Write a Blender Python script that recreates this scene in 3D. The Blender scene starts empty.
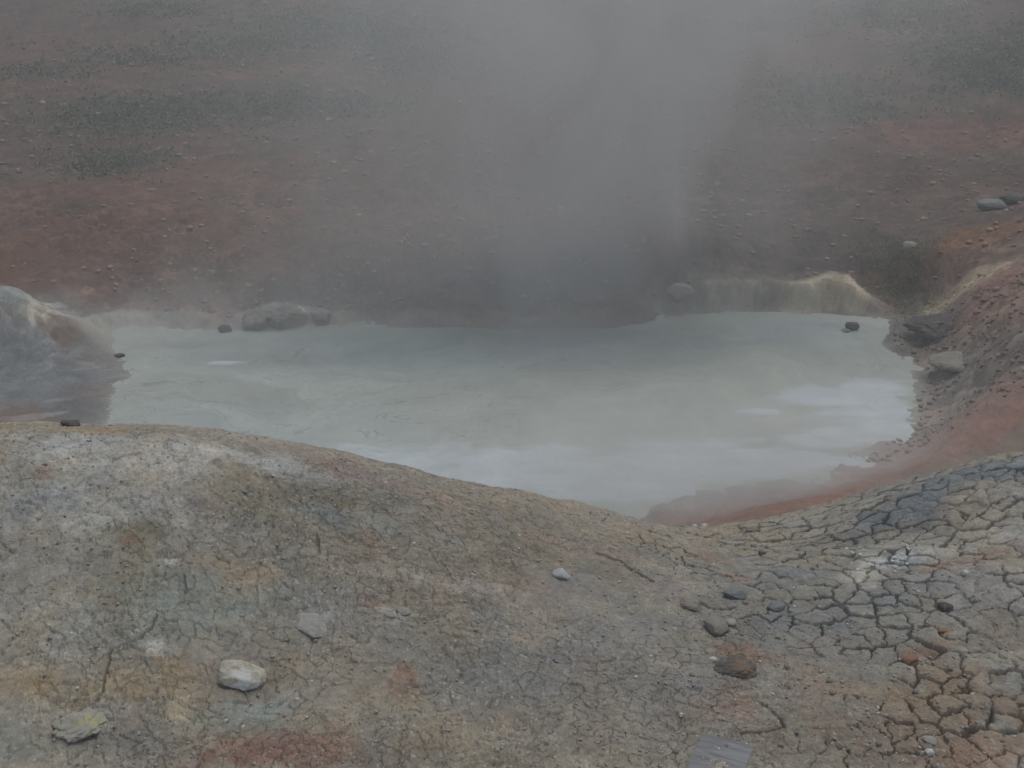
import bpy, bmesh, math, random
import numpy as np
from mathutils import Vector
random.seed(7); rng = np.random.default_rng(7)
S = bpy.context.scene; COL = S.collection
R = math.radians

# ------------------------------------------------------------------ camera
CZ, PITCH, F, W, H = 5.0, 23.0, 1098.0, 1024, 768
cam = bpy.data.cameras.new('camera'); camo = bpy.data.objects.new('camera', cam); COL.objects.link(camo)
camo.location = (0, 0, CZ); camo.rotation_euler = (R(90 - PITCH), 0, 0)
cam.sensor_width = 36; cam.lens = 36 * F / W; cam.clip_start = .05; cam.clip_end = 2000
S.camera = camo
cp, sp = math.cos(R(PITCH)), math.sin(R(PITCH))
def ray(px, py):
    u, v = (px - 512) / F, (384 - py) / F
    return np.array([u, cp + v * sp, -sp + v * cp])
def atY(px, py, Y):
    d = ray(px, py); t = Y / d[1]; return (d[0] * t, Y, CZ + d[2] * t)
def atZ(px, py, z):
    d = ray(px, py); t = (z - CZ) / d[2]; return (d[0] * t, d[1] * t, z)

# ------------------------------------------------------------------ numpy noise
def hsh(ix, iy, seed):
    h = (ix.astype(np.int64) * 374761393 + iy.astype(np.int64) * 668265263 + seed * 974634777) & 0xFFFFFFFF
    h = ((h ^ (h >> 13)) * 1274126177) & 0xFFFFFFFF
    h = (h ^ (h >> 16)); h = (h * 2246822519) & 0xFFFFFFFF
    return ((h ^ (h >> 15)) & 0xFFFFFF) / float(0xFFFFFF)
def vn(x, y, seed):
    ix, iy = np.floor(x), np.floor(y); fx, fy = x - ix, y - iy
    fx = fx * fx * fx * (fx * (fx * 6 - 15) + 10); fy = fy * fy * fy * (fy * (fy * 6 - 15) + 10)
    a, b, c, d = hsh(ix, iy, seed), hsh(ix + 1, iy, seed), hsh(ix, iy + 1, seed), hsh(ix + 1, iy + 1, seed)
    return (a + (b - a) * fx) * (1 - fy) + (c + (d - c) * fx) * fy
def fbm(x, y, seed, octv=4, gain=.5):                  # about -1..1
    s, a, t = 0, 1, 0
    for o in range(octv):
        c_, s_ = math.cos(.6 * o + seed), math.sin(.6 * o + seed)
        s = s + a * (vn((x * c_ - y * s_) * 2.03 ** o + 17.3 * o, (x * s_ + y * c_) * 2.03 ** o - 9.1 * o, seed + o) * 2 - 1)
        t += a; a *= gain
    return s / t * 1.5
def voro(x, y, seed, jit=.9):                          # edge distance, id of cell, random of edge
    ix, iy = np.floor(x), np.floor(y)
    f1 = np.full(x.shape, 1e9); f2 = f1.copy()
    ax = np.zeros_like(x); ay = ax.copy(); bx_ = ax.copy(); by_ = ax.copy(); ha = ax.copy(); hb = ax.copy()
    for i in (-1, 0, 1):
        for j in (-1, 0, 1):
            cx, cy = ix + i, iy + j
            h = hsh(cx, cy, seed)
            sx = cx + .5 + jit * (h - .5); sy = cy + .5 + jit * (hsh(cx, cy, seed + 77) - .5)
            d = (sx - x) ** 2 + (sy - y) ** 2
            m1 = d < f1; m2 = (~m1) & (d < f2)
            f2 = np.where(m1, f1, np.where(m2, d, f2))
            bx_ = np.where(m1, ax, np.where(m2, sx, bx_)); by_ = np.where(m1, ay, np.where(m2, sy, by_)); hb = np.where(m1, ha, np.where(m2, h, hb))
            f1 = np.where(m1, d, f1); ax = np.where(m1, sx, ax); ay = np.where(m1, sy, ay); ha = np.where(m1, h, ha)
    L = np.sqrt((ax - bx_) ** 2 + (ay - by_) ** 2) + 1e-6
    e = (f2 - f1) / (2 * L)
    er = np.mod((ha + hb) * 7919.37, 1.0); global VDIR; VDIR = np.abs(ay - by_) / L
    return e, ha, er, np.sqrt(f1)
def sst(a, b, x):
    t = np.clip((x - a) / (b - a), 0, 1); return t * t * (3 - 2 * t)

# ------------------------------------------------------------------ the lie of the land
shore_px = [(101,421),(112,398),(132,380),(138,369),(133,362),(126,356),(116,347),(112,340),(98,333),(120,327),(170,329),(215,331),
            (262,330),(330,327),(400,328),(470,327),(540,328),(610,328),(655,323),(672,316),(700,312),(740,311),(800,313),(850,316),
            (893,319),(884,331),(876,343),(890,355),(908,368),(914,384),(908,402),(898,426),(872,448),(812,466),(755,480),(700,494),(655,508)]
shore = [atZ(px, py, 0)[:2] for px, py in shore_px] + [(.6, 8.3), (-.6, 8.0), (-2, 8.1), (-3.2, 8.6), (-4, 9.6)]
SH = np.array(shore)
def poly_sd(x, y):                                     # > 0 outside
    d = np.full(x.shape, 1e9); ins = np.zeros(x.shape, bool); n = len(SH)
    for i in range(n):
        a, b = SH[i], SH[(i + 1) % n]; e = b - a
        t = np.clip(((x - a[0]) * e[0] + (y - a[1]) * e[1]) / (e @ e), 0, 1)
        d = np.minimum(d, (x - a[0] - t * e[0]) ** 2 + (y - a[1] - t * e[1]) ** 2)
        c = ((a[1] > y) != (b[1] > y))
        xi = a[0] + (y - a[1]) / (e[1] if abs(e[1]) > 1e-9 else 1e-9) * e[0]
        ins ^= c & (x < xi)
    d = np.sqrt(d); return np.where(ins, -d, d)
CP = []
for px, py, Y in [ # near ground, up to the lip of the mound
    (0,768,2.75),(250,768,2.75),(512,768,2.75),(770,768,2.8),(1024,768,2.85),
    (0,680,3.05),(250,680,3.15),(512,680,3.2),(770,680,3.3),(1024,680,3.25),
    (0,600,3.4),(250,600,3.5),(512,600,3.72),(640,600,3.85),(750,600,3.95),(860,600,3.9),(1024,600,3.75),
    (0,520,3.8),(250,520,3.9),(450,520,4.15),(600,540,4.4),(720,560,4.45),(820,560,4.35),(920,530,4.5),(1024,520,4.35),
    (0,465,4.05),(200,470,4.1),(0,432,4.4),(150,436,4.4),(300,455,4.45),(400,474,4.55),(500,491,4.75),(620,514,5.0),(700,540,5.05),
    (800,530,5.0),(900,492,5.05),(960,468,5.1),(1024,450,5.15),
    # right bank of the pool
    (880,485,8.6),(760,500,8.5),(1024,430,9.2),(1000,400,9.7),(960,380,10.5),(1020,350,10.7),(1020,300,12.3),(1020,250,14.0),(1020,200,16.6),
    (900,200,17),(900,260,15),(950,320,12.6),(960,290,13.5),(820,240,15.9),(700,240,15.5),(930,345,11.9),
    # left bank
    (0,260,15.6),(100,270,15.1),(0,200,18.5),(250,295,14.7),(500,262,15.3),(380,280,15),(0,345,12.7),(0,400,11.25),
    # hillside
    (250,200,18),(500,200,18),(750,200,17.6),(0,100,24.5),(300,105,24),(512,100,24),(750,100,24),(1024,100,22.5),
    (0,0,35),(300,0,34),(512,0,33),(750,0,32),(1024,0,29)]:
    CP.append(atY(px, py, Y))
CP += [(0,-3,2.3),(-8,0,2.6),(8,0,2.5),(-8,-10,2.4),(8,-10,2.4),(-7,5,2.9),(7,5,2.7),(0,1.2,2.5),
       (-4,6,1.9),(-2,6.2,1.6),(0,6.3,1.2),(1.2,6.6,1.05),(2.6,6.7,1.1),(4.2,6.6,1.35),(-9,8,1.7),(9,8,2.2),(0,7.3,.45),(2,7.7,.5),(-10,12,.7),(10,12,2.1),
       (-22,24,2.2),(20,24,2.6),(-40,60,9),(0,60,9),(40,60,9.5),(-60,120,24),(0,120,24),(60,120,24),(-60,0,3),(60,0,4),(0,-60,2)]
CP += [(a, b, 0.0) for a, b in SH[::3]]
CP = np.array(CP)
def tps_phi(r2): return r2 * np.log(r2 + 1e-9) * .5
def warpc(x, y):                                       # compress far coordinates so the spline stays gentle
    r = np.sqrt(x * x + y * y) + 1e-6; k = np.where(r > 18, (18 + 12 * np.log1p((r - 18) / 12)) / r, 1); return x * k, y * k
cx_, cy_ = warpc(CP[:, 0], CP[:, 1]); n = len(CP)
K = tps_phi((cx_[:, None] - cx_) ** 2 + (cy_[:, None] - cy_) ** 2) + np.eye(n) * .02
Pm = np.stack([np.ones(n), cx_, cy_], 1)
A = np.block([[K, Pm], [Pm.T, np.zeros((3, 3))]])
sol = np.linalg.solve(A, np.concatenate([CP[:, 2], np.zeros(3)]))
def tps(x, y):
    x, y = warpc(x, y); z = sol[n] + sol[n + 1] * x + sol[n + 2] * y
    for i in range(n): z = z + sol[i] * tps_phi((x - cx_[i]) ** 2 + (y - cy_[i]) ** 2)
    return z
def blobw(x, y, cx, cy, rx, ry, p=2):
    return np.exp(-(((x - cx) / rx) ** 2 + ((y - cy) / ry) ** 2) ** (p / 2))
mound = atY(8, 300, 13.0)
def base_h(x, y):
    """height and distance to the shore"""
    sd = poly_sd(x, y) + .10 * fbm(x * 1.3, y * 1.3, 5, 4) * sst(7.5, 9, y)
    z = tps(x, y)
    z = z + (.10 * fbm(x * .35, y * .35, 11, 3) + .16 * fbm(x * .12, y * .12, 12, 3) * sst(18, 26, y)) * sst(12, 15, y)
    # eroded cream bluff on the far right shore and low broken banks along the far shore
    far = sst(12.6, 13.4, y)
    bl = far * (.40 * sst(2.0, 2.5, x) * (1 - sst(4.5, 5.3, x)) * (.95 + .12 * fbm(x * 2.0, y * 2.0, 31, 3, .5))
                + .20 * (1 - sst(1.6, 2.1, x)) * np.clip(.6 + .9 * fbm(x * .9, y * .5, 33, 3), 0, 1.5))
    z = np.where(z > 5, 5 + 3 * np.tanh((z - 5) / 3), z)
    zb = .05 * np.minimum(sd, 8) + bl * sst(.02, .2 + .05 * fbm(x * 3, y * 3, 32, 2), sd)
    zz = zb + (np.maximum(z, zb) - zb) * sst(.15, 1.1, sd)
    zz = np.where(sd < 0, np.maximum(-.45, .35 * sd), zz)
    # pale outcrop on the left bank
    zz = zz + .58 * blobw(x, y, mound[0] - .45, mound[1] + .1, 1.0, .7, 2.6)
    return zz, sd
def hit(px, py, z_off=0):
    d = ray(px, py); t = np.concatenate([np.arange(1.5, 12, .012), np.arange(12, 60, .03)])
    x, y, z = d[0] * t, d[1] * t, CZ + d[2] * t
    h, sd = base_h(x, y); h = np.maximum(h, 0.0)
    k = np.argmax(z < h)
    return (x[k], y[k], h[k])

# ------------------------------------------------------------------ materials
def newmat(name):
    m = bpy.data.materials.new(name); m.use_nodes = True; nt = m.node_tree; nt.nodes.clear(); return m, nt
def N(nt, t, **kw):
    nd = nt.nodes.new(t)
    for k, v in kw.items():
        if k in ('operation', 'blend_type', 'data_type', 'noise_dimensions', 'attribute_name', 'feature', 'wave_type', 'bands_direction'): setattr(nd, k, v)
        else: nd.inputs[k].default_value = v
    return nd
def attr_mat(name, rough=.95, grain=.35, scale=140., bump=.5, bdist=.003, spec=.3, scale2=30., rough_attr=False):
    """colour from the mineral map of the mesh, broken up by procedural grain"""
    m, nt = newmat(name); L = nt.links.new
    out = N(nt, 'ShaderNodeOutputMaterial'); bs = N(nt, 'ShaderNodeBsdfPrincipled'); L(bs.outputs[0], out.inputs[0])
    at = N(nt, 'ShaderNodeAttribute', attribute_name='Mineral')
    tc = N(nt, 'ShaderNodeTexCoord')
    n1 = N(nt, 'ShaderNodeTexNoise', Scale=scale, Detail=3., Roughness=.7); L(tc.outputs['Object'], n1.inputs['Vector'])
    n2 = N(nt, 'ShaderNodeTexNoise', Scale=scale2, Detail=5., Roughness=.65); L(tc.outputs['Object'], n2.inputs['Vector'])
    ad = N(nt, 'ShaderNodeMath', operation='ADD'); L(n1.outputs[0], ad.inputs[0]); L(n2.outputs[0], ad.inputs[1])
    mr = N(nt, 'ShaderNodeMapRange'); L(ad.outputs[0], mr.inputs[0]); mr.inputs[1].default_value = .7; mr.inputs[2].default_value = 1.3
    mr.inputs[3].default_value = 1 - grain; mr.inputs[4].default_value = 1 + grain
    mx = N(nt, 'ShaderNodeVectorMath', operation='SCALE'); L(at.outputs['Color'], mx.inputs[0]); L(mr.outputs[0], mx.inputs['Scale'])
    L(mx.outputs[0], bs.inputs['Base Color']); bs.inputs['Roughness'].default_value = rough
    bs.inputs['Specular IOR Level'].default_value = spec
    bp = N(nt, 'ShaderNodeBump', Strength=bump, Distance=bdist); L(ad.outputs[0], bp.inputs['Height']); L(bp.outputs[0], bs.inputs['Normal'])
    return m
def rock_mat(name, c1, c2, c3=None, scale=9., rough=.9, top=None):
    m, nt = newmat(name); L = nt.links.new
    out = N(nt, 'ShaderNodeOutputMaterial'); bs = N(nt, 'ShaderNodeBsdfPrincipled'); L(bs.outputs[0], out.inputs[0])
    tc = N(nt, 'ShaderNodeTexCoord')
    n1 = N(nt, 'ShaderNodeTexNoise', Scale=scale, Detail=6., Roughness=.65); L(tc.outputs['Generated'], n1.inputs['Vector'])
    cr = N(nt, 'ShaderNodeValToRGB'); L(n1.outputs[0], cr.inputs[0]); e = cr.color_ramp.elements
    e[0].position = .38; e[0].color = (*c1, 1); e[1].position = .62; e[1].color = (*c2, 1)
    n3 = N(nt, 'ShaderNodeTexNoise', Scale=scale * .35, Detail=4., Roughness=.6); L(tc.outputs['Generated'], n3.inputs['Vector'])
    mr = N(nt, 'ShaderNodeMapRange'); L(n3.outputs[0], mr.inputs[0]); mr.inputs[1].default_value = .48; mr.inputs[2].default_value = .6
    mx = N(nt, 'ShaderNodeMix', data_type='RGBA'); L(mr.outputs[0], mx.inputs[0]); L(cr.outputs[0], mx.inputs[6]); mx.inputs[7].default_value = (*(c3 or c2), 1)
    n2 = N(nt, 'ShaderNodeTexNoise', Scale=scale * 6, Detail=4., Roughness=.7); L(tc.outputs['Generated'], n2.inputs['Vector'])
    m2 = N(nt, 'ShaderNodeMapRange'); L(n2.outputs[0], m2.inputs[0]); m2.inputs[3].default_value = .72; m2.inputs[4].default_value = 1.2
    sc = N(nt, 'ShaderNodeVectorMath', operation='SCALE'); L(mx.outputs[2], sc.inputs[0]); L(m2.outputs[0], sc.inputs['Scale'])
    L(sc.outputs[0], bs.inputs['Base Color']); bs.inputs['Roughness'].default_value = rough; bs.inputs['Specular IOR Level'].default_value = .3
    bp = N(nt, 'ShaderNodeBump', Strength=.5, Distance=.004); L(n2.outputs[0], bp.inputs['Height']); L(bp.outputs[0], bs.inputs['Normal'])
    return m

def tag(o, label=None, cat=None, group=None, kind=None):
    for k, v in (('label', label), ('category', cat), ('group', group), ('kind', kind)):
        if v: o[k] = v
    return o
def grid_mesh(name, X, Y, Z, C, mat):
    nr, nc = X.shape; nv = nr * nc
    me = bpy.data.meshes.new(name); me.vertices.add(nv)
    me.vertices.foreach_set('co', np.stack([X, Y, Z], -1).astype(np.float32).ravel())
    i = np.arange(nv).reshape(nr, nc)
    q = np.stack([i[:-1, :-1], i[:-1, 1:], i[1:, 1:], i[1:, :-1]], -1).reshape(-1, 4).astype(np.int32)
    nf = len(q); me.loops.add(nf * 4); me.loops.foreach_set('vertex_index', q.ravel())
    me.polygons.add(nf); me.polygons.foreach_set('loop_start', np.arange(0, nf * 4, 4, dtype=np.int32))
    me.update(calc_edges=True); me.polygons.foreach_set('use_smooth', np.ones(nf, bool))
    a = me.attributes.new('Mineral', 'FLOAT_COLOR', 'POINT')
    a.data.foreach_set('color', np.concatenate([np.clip(C, .005, .95), np.ones((nr, nc, 1))], -1).astype(np.float32).ravel())
    me.materials.append(mat); o = bpy.data.objects.new(name, me); COL.objects.link(o); return o

# ------------------------------------------------------------------ mineral stains: (px, py, rx, ry, colour, strength)
def s2l(r, g, b):                                      # helper to think in screen values; returns albedo-like linear colour
    return tuple((v / 255) ** 2.2 for v in (r, g, b))
MUD = np.array([.260, .237, .195])
def place_blobs(lst):
    out = []
    for px, py, rx, ry, c, s in lst:
        c = np.array(c); c = c + (c.mean() - c) * (.06 if py < 520 else 0)
        x, y, z = hit(px, py); d = math.sqrt(x * x + y * y + (CZ - z) ** 2)
        x2, y2, z2 = hit(px, py - ry * .7); x3, y3, z3 = hit(px, py + ry * .7)
        RX = rx * d / F; RY = max(abs(y2 - y), abs(y - y3)) / .7
        RY = min(RY, ry * d / F * (2.2 if y < 7 else 4.5)); RY = max(RY, ry * d / F * 1.1)
        out.append((x, y, RX, RY, np.array(c), s))
    return out
WHITE=(.45,.44,.405); OCH=(.29,.228,.145); RUST=(.245,.145,.095); RED=(.205,.112,.088); TEAL=(.22,.245,.22); DARK=(.10,.09,.08); BLUE=(.15,.165,.175); CREAM=(.48,.41,.28); TAN=(.29,.245,.19); PINK=(.27,.205,.175); BROWN=(.20,.158,.122); OLIVE=(.17,.15,.09)
RUSTRED = (.24, .12, .085)
near_blobs = place_blobs([
 (150,445,130,16,WHITE,.55),(240,455,60,12,WHITE,.6),(300,470,50,9,WHITE,.4),(110,500,90,45,WHITE,.38),(180,470,60,12,WHITE,.5),(60,428,80,7,OCH,.8),(20,424,60,5,RUST,.3),(330,458,70,8,PINK,.5),(380,480,60,10,PINK,.7),(450,492,70,9,TAN,.6),
 (560,505,90,16,TAN,.7),(650,530,80,20,TAN,.8),(740,535,60,20,TAN,.75),(360,500,60,12,DARK,.2),(300,505,80,30,OLIVE,.35),(245,480,26,8,OCH,.55),(130,545,30,18,OLIVE,.7),(128,546,11,8,RUST,.55),(42,478,12,8,RUST,.5),
 (200,505,14,9,(.12,.11,.13),.5),(120,610,22,10,RUST,.55),(118,622,20,14,OCH,.5),(240,570,30,12,OCH,.45),(105,590,40,30,OLIVE,.4),(170,615,70,25,TEAL,.4),(200,600,60,30,TEAL,.4),(15,690,50,14,OCH,.65),(70,690,60,20,OCH,.35),
 (125,690,26,20,OCH,.85),(170,690,28,22,OCH,.75),(180,710,16,16,CREAM,.5),(30,745,60,14,TEAL,.4),(140,742,60,20,DARK,.3),(270,705,26,12,(.34,.38,.36),.55),(230,720,40,14,TEAL,.6),(160,653,10,5,WHITE,.8),(172,570,6,4,WHITE,.8),
 (300,752,70,20,RED,.6),(350,748,26,20,RUST,.5),(262,760,40,10,RED,.6),(400,760,60,16,DARK,.35),(402,682,14,14,RUST,.85),(412,700,12,10,OCH,.6),(430,735,50,22,OCH,.3),(470,690,60,25,TEAL,.25),(350,520,80,10,TEAL,.5),(330,515,40,8,BLUE,.4),
 (390,560,60,30,BROWN,.25),(480,590,60,12,PINK,.35),(535,587,36,8,PINK,.5),(370,600,20,10,RED,.35),(600,552,60,7,PINK,.65),(670,590,22,10,PINK,.8),(690,605,14,8,RUST,.45),(640,640,150,60,(.225,.21,.19),.5),(600,700,160,50,(.19,.175,.155),.5),
 (700,558,40,8,RUST,.25),(735,580,18,8,RUST,.6),(700,530,30,8,OCH,.3),(820,600,110,60,(.20,.20,.185),.75),(900,510,50,14,BLUE,.95),(960,480,60,14,BLUE,.8),(1010,462,50,8,BLUE,.7),(880,530,60,10,(.13,.13,.125),.6),(780,545,40,10,(.25,.24,.20),.5),
 (890,562,42,9,WHITE,.85),(860,575,30,8,WHITE,.5),(930,555,40,14,(.28,.28,.26),.5),(990,540,50,20,WHITE,.3),(960,566,34,6,RUST,.6),(1000,560,40,10,PINK,.4),(980,600,60,30,(.3,.28,.26),.4),(1005,635,30,25,BROWN,.6),(940,655,20,8,RUST,.45),(910,662,10,7,RUST,.8),(945,637,8,4,RUST,.8),
 (950,720,120,50,(.20,.148,.105),.8),(860,745,70,25,BROWN,.7),(800,690,40,20,PINK,.4),(745,655,22,10,RUST,.6),(735,700,22,16,RUST,.4),(720,715,30,12,PINK,.4),(820,655,60,30,(.24,.21,.18),.4),(1000,760,50,20,RUST,.5),(900,700,60,15,OCH,.3),
 (310,618,20,9,(.33,.32,.29),.5),(395,613,20,5,WHITE,.4),(420,575,80,8,WHITE,.18),(430,585,18,5,WHITE,.3)])
far_blobs = place_blobs([
 # flats on the left
 (20,305,60,34,(.29,.30,.285),1.),(50,312,14,14,CREAM,.45),(10,325,40,10,RUST,.95),(5,340,60,8,WHITE,.7),(40,350,60,14,(.31,.33,.35),.8),(30,385,100,34,(.17,.18,.185),1.),(75,405,40,18,(.14,.145,.15),.8),(120,360,40,10,(.20,.19,.17),.7),(95,345,30,6,(.14,.14,.14),.7),
 # far shore
 (150,315,80,9,(.20,.22,.21),.8),(280,315,60,7,(.40,.38,.32),.8),(210,308,30,10,(.36,.27,.20),.7),(450,322,60,4,(.34,.28,.2),.7),(560,322,60,4,(.3,.24,.19),.6),(630,325,40,4,RED,.5),
 (680,295,26,14,(.27,.25,.22),.9),(790,296,100,15,(.47,.41,.29),1.),(740,297,40,14,(.46,.41,.30),.9),(840,300,40,12,(.50,.41,.28),.8),(870,285,20,10,(.42,.32,.21),.7),
 (490,290,260,22,(.085,.085,.08),.75),(230,295,160,10,(.10,.095,.085),.7),(600,270,80,24,(.08,.08,.07),.6),(800,262,110,18,(.10,.095,.085),.85),(770,220,160,25,(.155,.14,.125),.7),(918,283,26,26,(.075,.07,.06),.95),(920,240,50,20,(.19,.165,.14),.7),
 (985,235,40,14,(.36,.21,.10),.8),(960,262,50,22,(.27,.17,.13),.7),(1010,290,45,45,RUSTRED,.6),(1015,390,40,16,RUSTRED,.6),(960,295,40,8,CREAM,.6),(920,332,50,9,(.10,.10,.115),.85),(900,340,22,5,(.3,.28,.2),.6),(880,336,16,5,BLUE,.8),(950,350,50,8,(.33,.27,.2),.5),
 (960,385,60,22,(.19,.165,.145),.9),(940,400,50,25,(.20,.18,.16),.8),(1000,365,50,12,(.17,.14,.12),.8),(900,395,14,30,(.30,.28,.25),.5),(925,420,26,14,(.28,.20,.12),.35),
 (900,458,110,18,RUSTRED,1.),(990,430,70,20,RUSTRED,1.),(800,500,120,12,RUSTRED,1.),(710,512,60,8,RUSTRED,.8),(800,482,60,5,(.3,.25,.22),.5),(860,455,30,8,(.30,.27,.25),.6),(650,505,40,6,(.3,.26,.22),.7),
 # hillside
 (100,235,200,50,(.225,.135,.10),.75),(30,255,60,30,(.27,.165,.11),.5),(220,180,160,20,(.25,.145,.105),.5),(120,140,70,10,RED,.5),(60,60,140,30,(.20,.125,.095),.7),(60,120,90,25,(.17,.13,.105),.5),(230,50,60,14,RED,.5),(260,75,60,10,(.3,.18,.13),.4),
 (430,150,120,30,(.16,.115,.09),.6),(870,50,90,30,(.22,.13,.10),.6),(930,130,90,20,(.24,.12,.09),.75),(1000,130,40,14,(.30,.15,.11),.6),(840,160,140,16,(.13,.085,.07),.7),(980,175,80,14,(.12,.09,.08),.7),(740,120,80,25,(.16,.11,.09),.6),
 (110,130,70,26,(.10,.112,.082),.55),(960,62,80,34,(.10,.115,.08),.6),(640,40,90,20,(.10,.11,.08),.4),(300,28,130,26,(.10,.115,.08),.5),(230,95,100,14,(.10,.112,.08),.5),(350,25,120,20,(.10,.118,.08),.8),(420,60,60,15,(.10,.105,.085),.6),(150,112,80,18,(.098,.112,.085),.85),(115,160,40,10,(.10,.11,.085),.75),(300,105,80,10,(.09,.092,.075),.8),(160,8,50,6,(.11,.14,.08),.6),(145,56,60,5,(.08,.08,.07),.6),(30,68,50,6,(.09,.1,.08),.5),(250,42,130,5,(.08,.085,.075),.4),
 (990,60,50,24,(.10,.12,.075),.85),(820,100,60,20,(.10,.115,.08),.75),(730,30,60,12,(.11,.12,.09),.5),(890,10,60,10,(.10,.12,.08),.6),(1010,82,30,5,(.05,.05,.045),.6),(360,10,60,5,(.07,.07,.06),.5)])
def paint(x, y, C, blobs, wamp, wsc):
    r1, r2 = fbm(x * wsc, y * wsc, 91, 5, .6), fbm(x * wsc, y * wsc, 92, 5, .6)
    g = fbm(x * wsc * 2.6, y * wsc * 2.6, 95, 7, .74)
    for k, (bx, by, rx, ry, c, s) in enumerate(blobs):
        m = (np.abs(x - bx) < rx * 3) & (np.abs(y - by) < ry * 3)
        if not m.any(): continue
        dx = (x[m] - bx + wamp * r1[m] * rx) / rx; dy = (y[m] - by + wamp * r2[m] * ry) / ry
        w = np.exp(-(dx * dx + dy * dy) ** 1.0)
        w = (s * sst(.12, .78, w + .46 * g[m] * (w > .02)))[:, None]
        C[m] = C[m] * (1 - w) + c * w
    return C

# ------------------------------------------------------------------ ground, one sheet
th = np.concatenate([np.linspace(-180, -36, 60)[:-1], np.linspace(-36, -29, 60)[:-1], np.linspace(-29, 29, 1180), np.linspace(29, 36, 60)[1:], np.linspace(36, 180, 60)[1:]])
rr = [.25]
while rr[-1] < 260:
    r = rr[-1]
    st = .12 if r < 1.9 else .03 if r < 2.45 else .0042 if r < 5.7 else .025 if r < 8.0 else .03 if r < 13 else .032 + .0022 * (r - 13) if r < 20 else r * .0045 if r < 48 else r * .05
    rr.append(r + st)
rr = np.array(rr); T, RR = np.meshgrid(np.radians(th), rr)
X, Y = RR * np.sin(T), RR * np.cos(T)
def up(A, src, dst, ax):
    k = np.clip(np.searchsorted(src, dst, side='right') - 1, 0, len(src) - 2); f = (dst - src[k]) / (src[k + 1] - src[k])
    a, b = np.take(A, k, ax), np.take(A, k + 1, ax); f = f[:, None] if ax == 0 else f[None, :]
    return a * (1 - f) + b * f
ir = np.unique(np.r_[np.arange(0, len(rr), 3), len(rr) - 1]); ic = np.unique(np.r_[np.arange(0, len(th), 3), len(th) - 1])
Zc, SDc = base_h(X[np.ix_(ir, ic)].ravel(), Y[np.ix_(ir, ic)].ravel()); shp = (len(ir), len(ic))
Z = up(up(Zc.reshape(shp), rr[ir], rr, 0), th[ic], th, 1); SD = up(up(SDc.reshape(shp), rr[ir], rr, 0), th[ic], th, 1)
C = np.zeros(X.shape + (3,))
print('ground verts', X.size)
dense = hit(600, 680)
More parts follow.
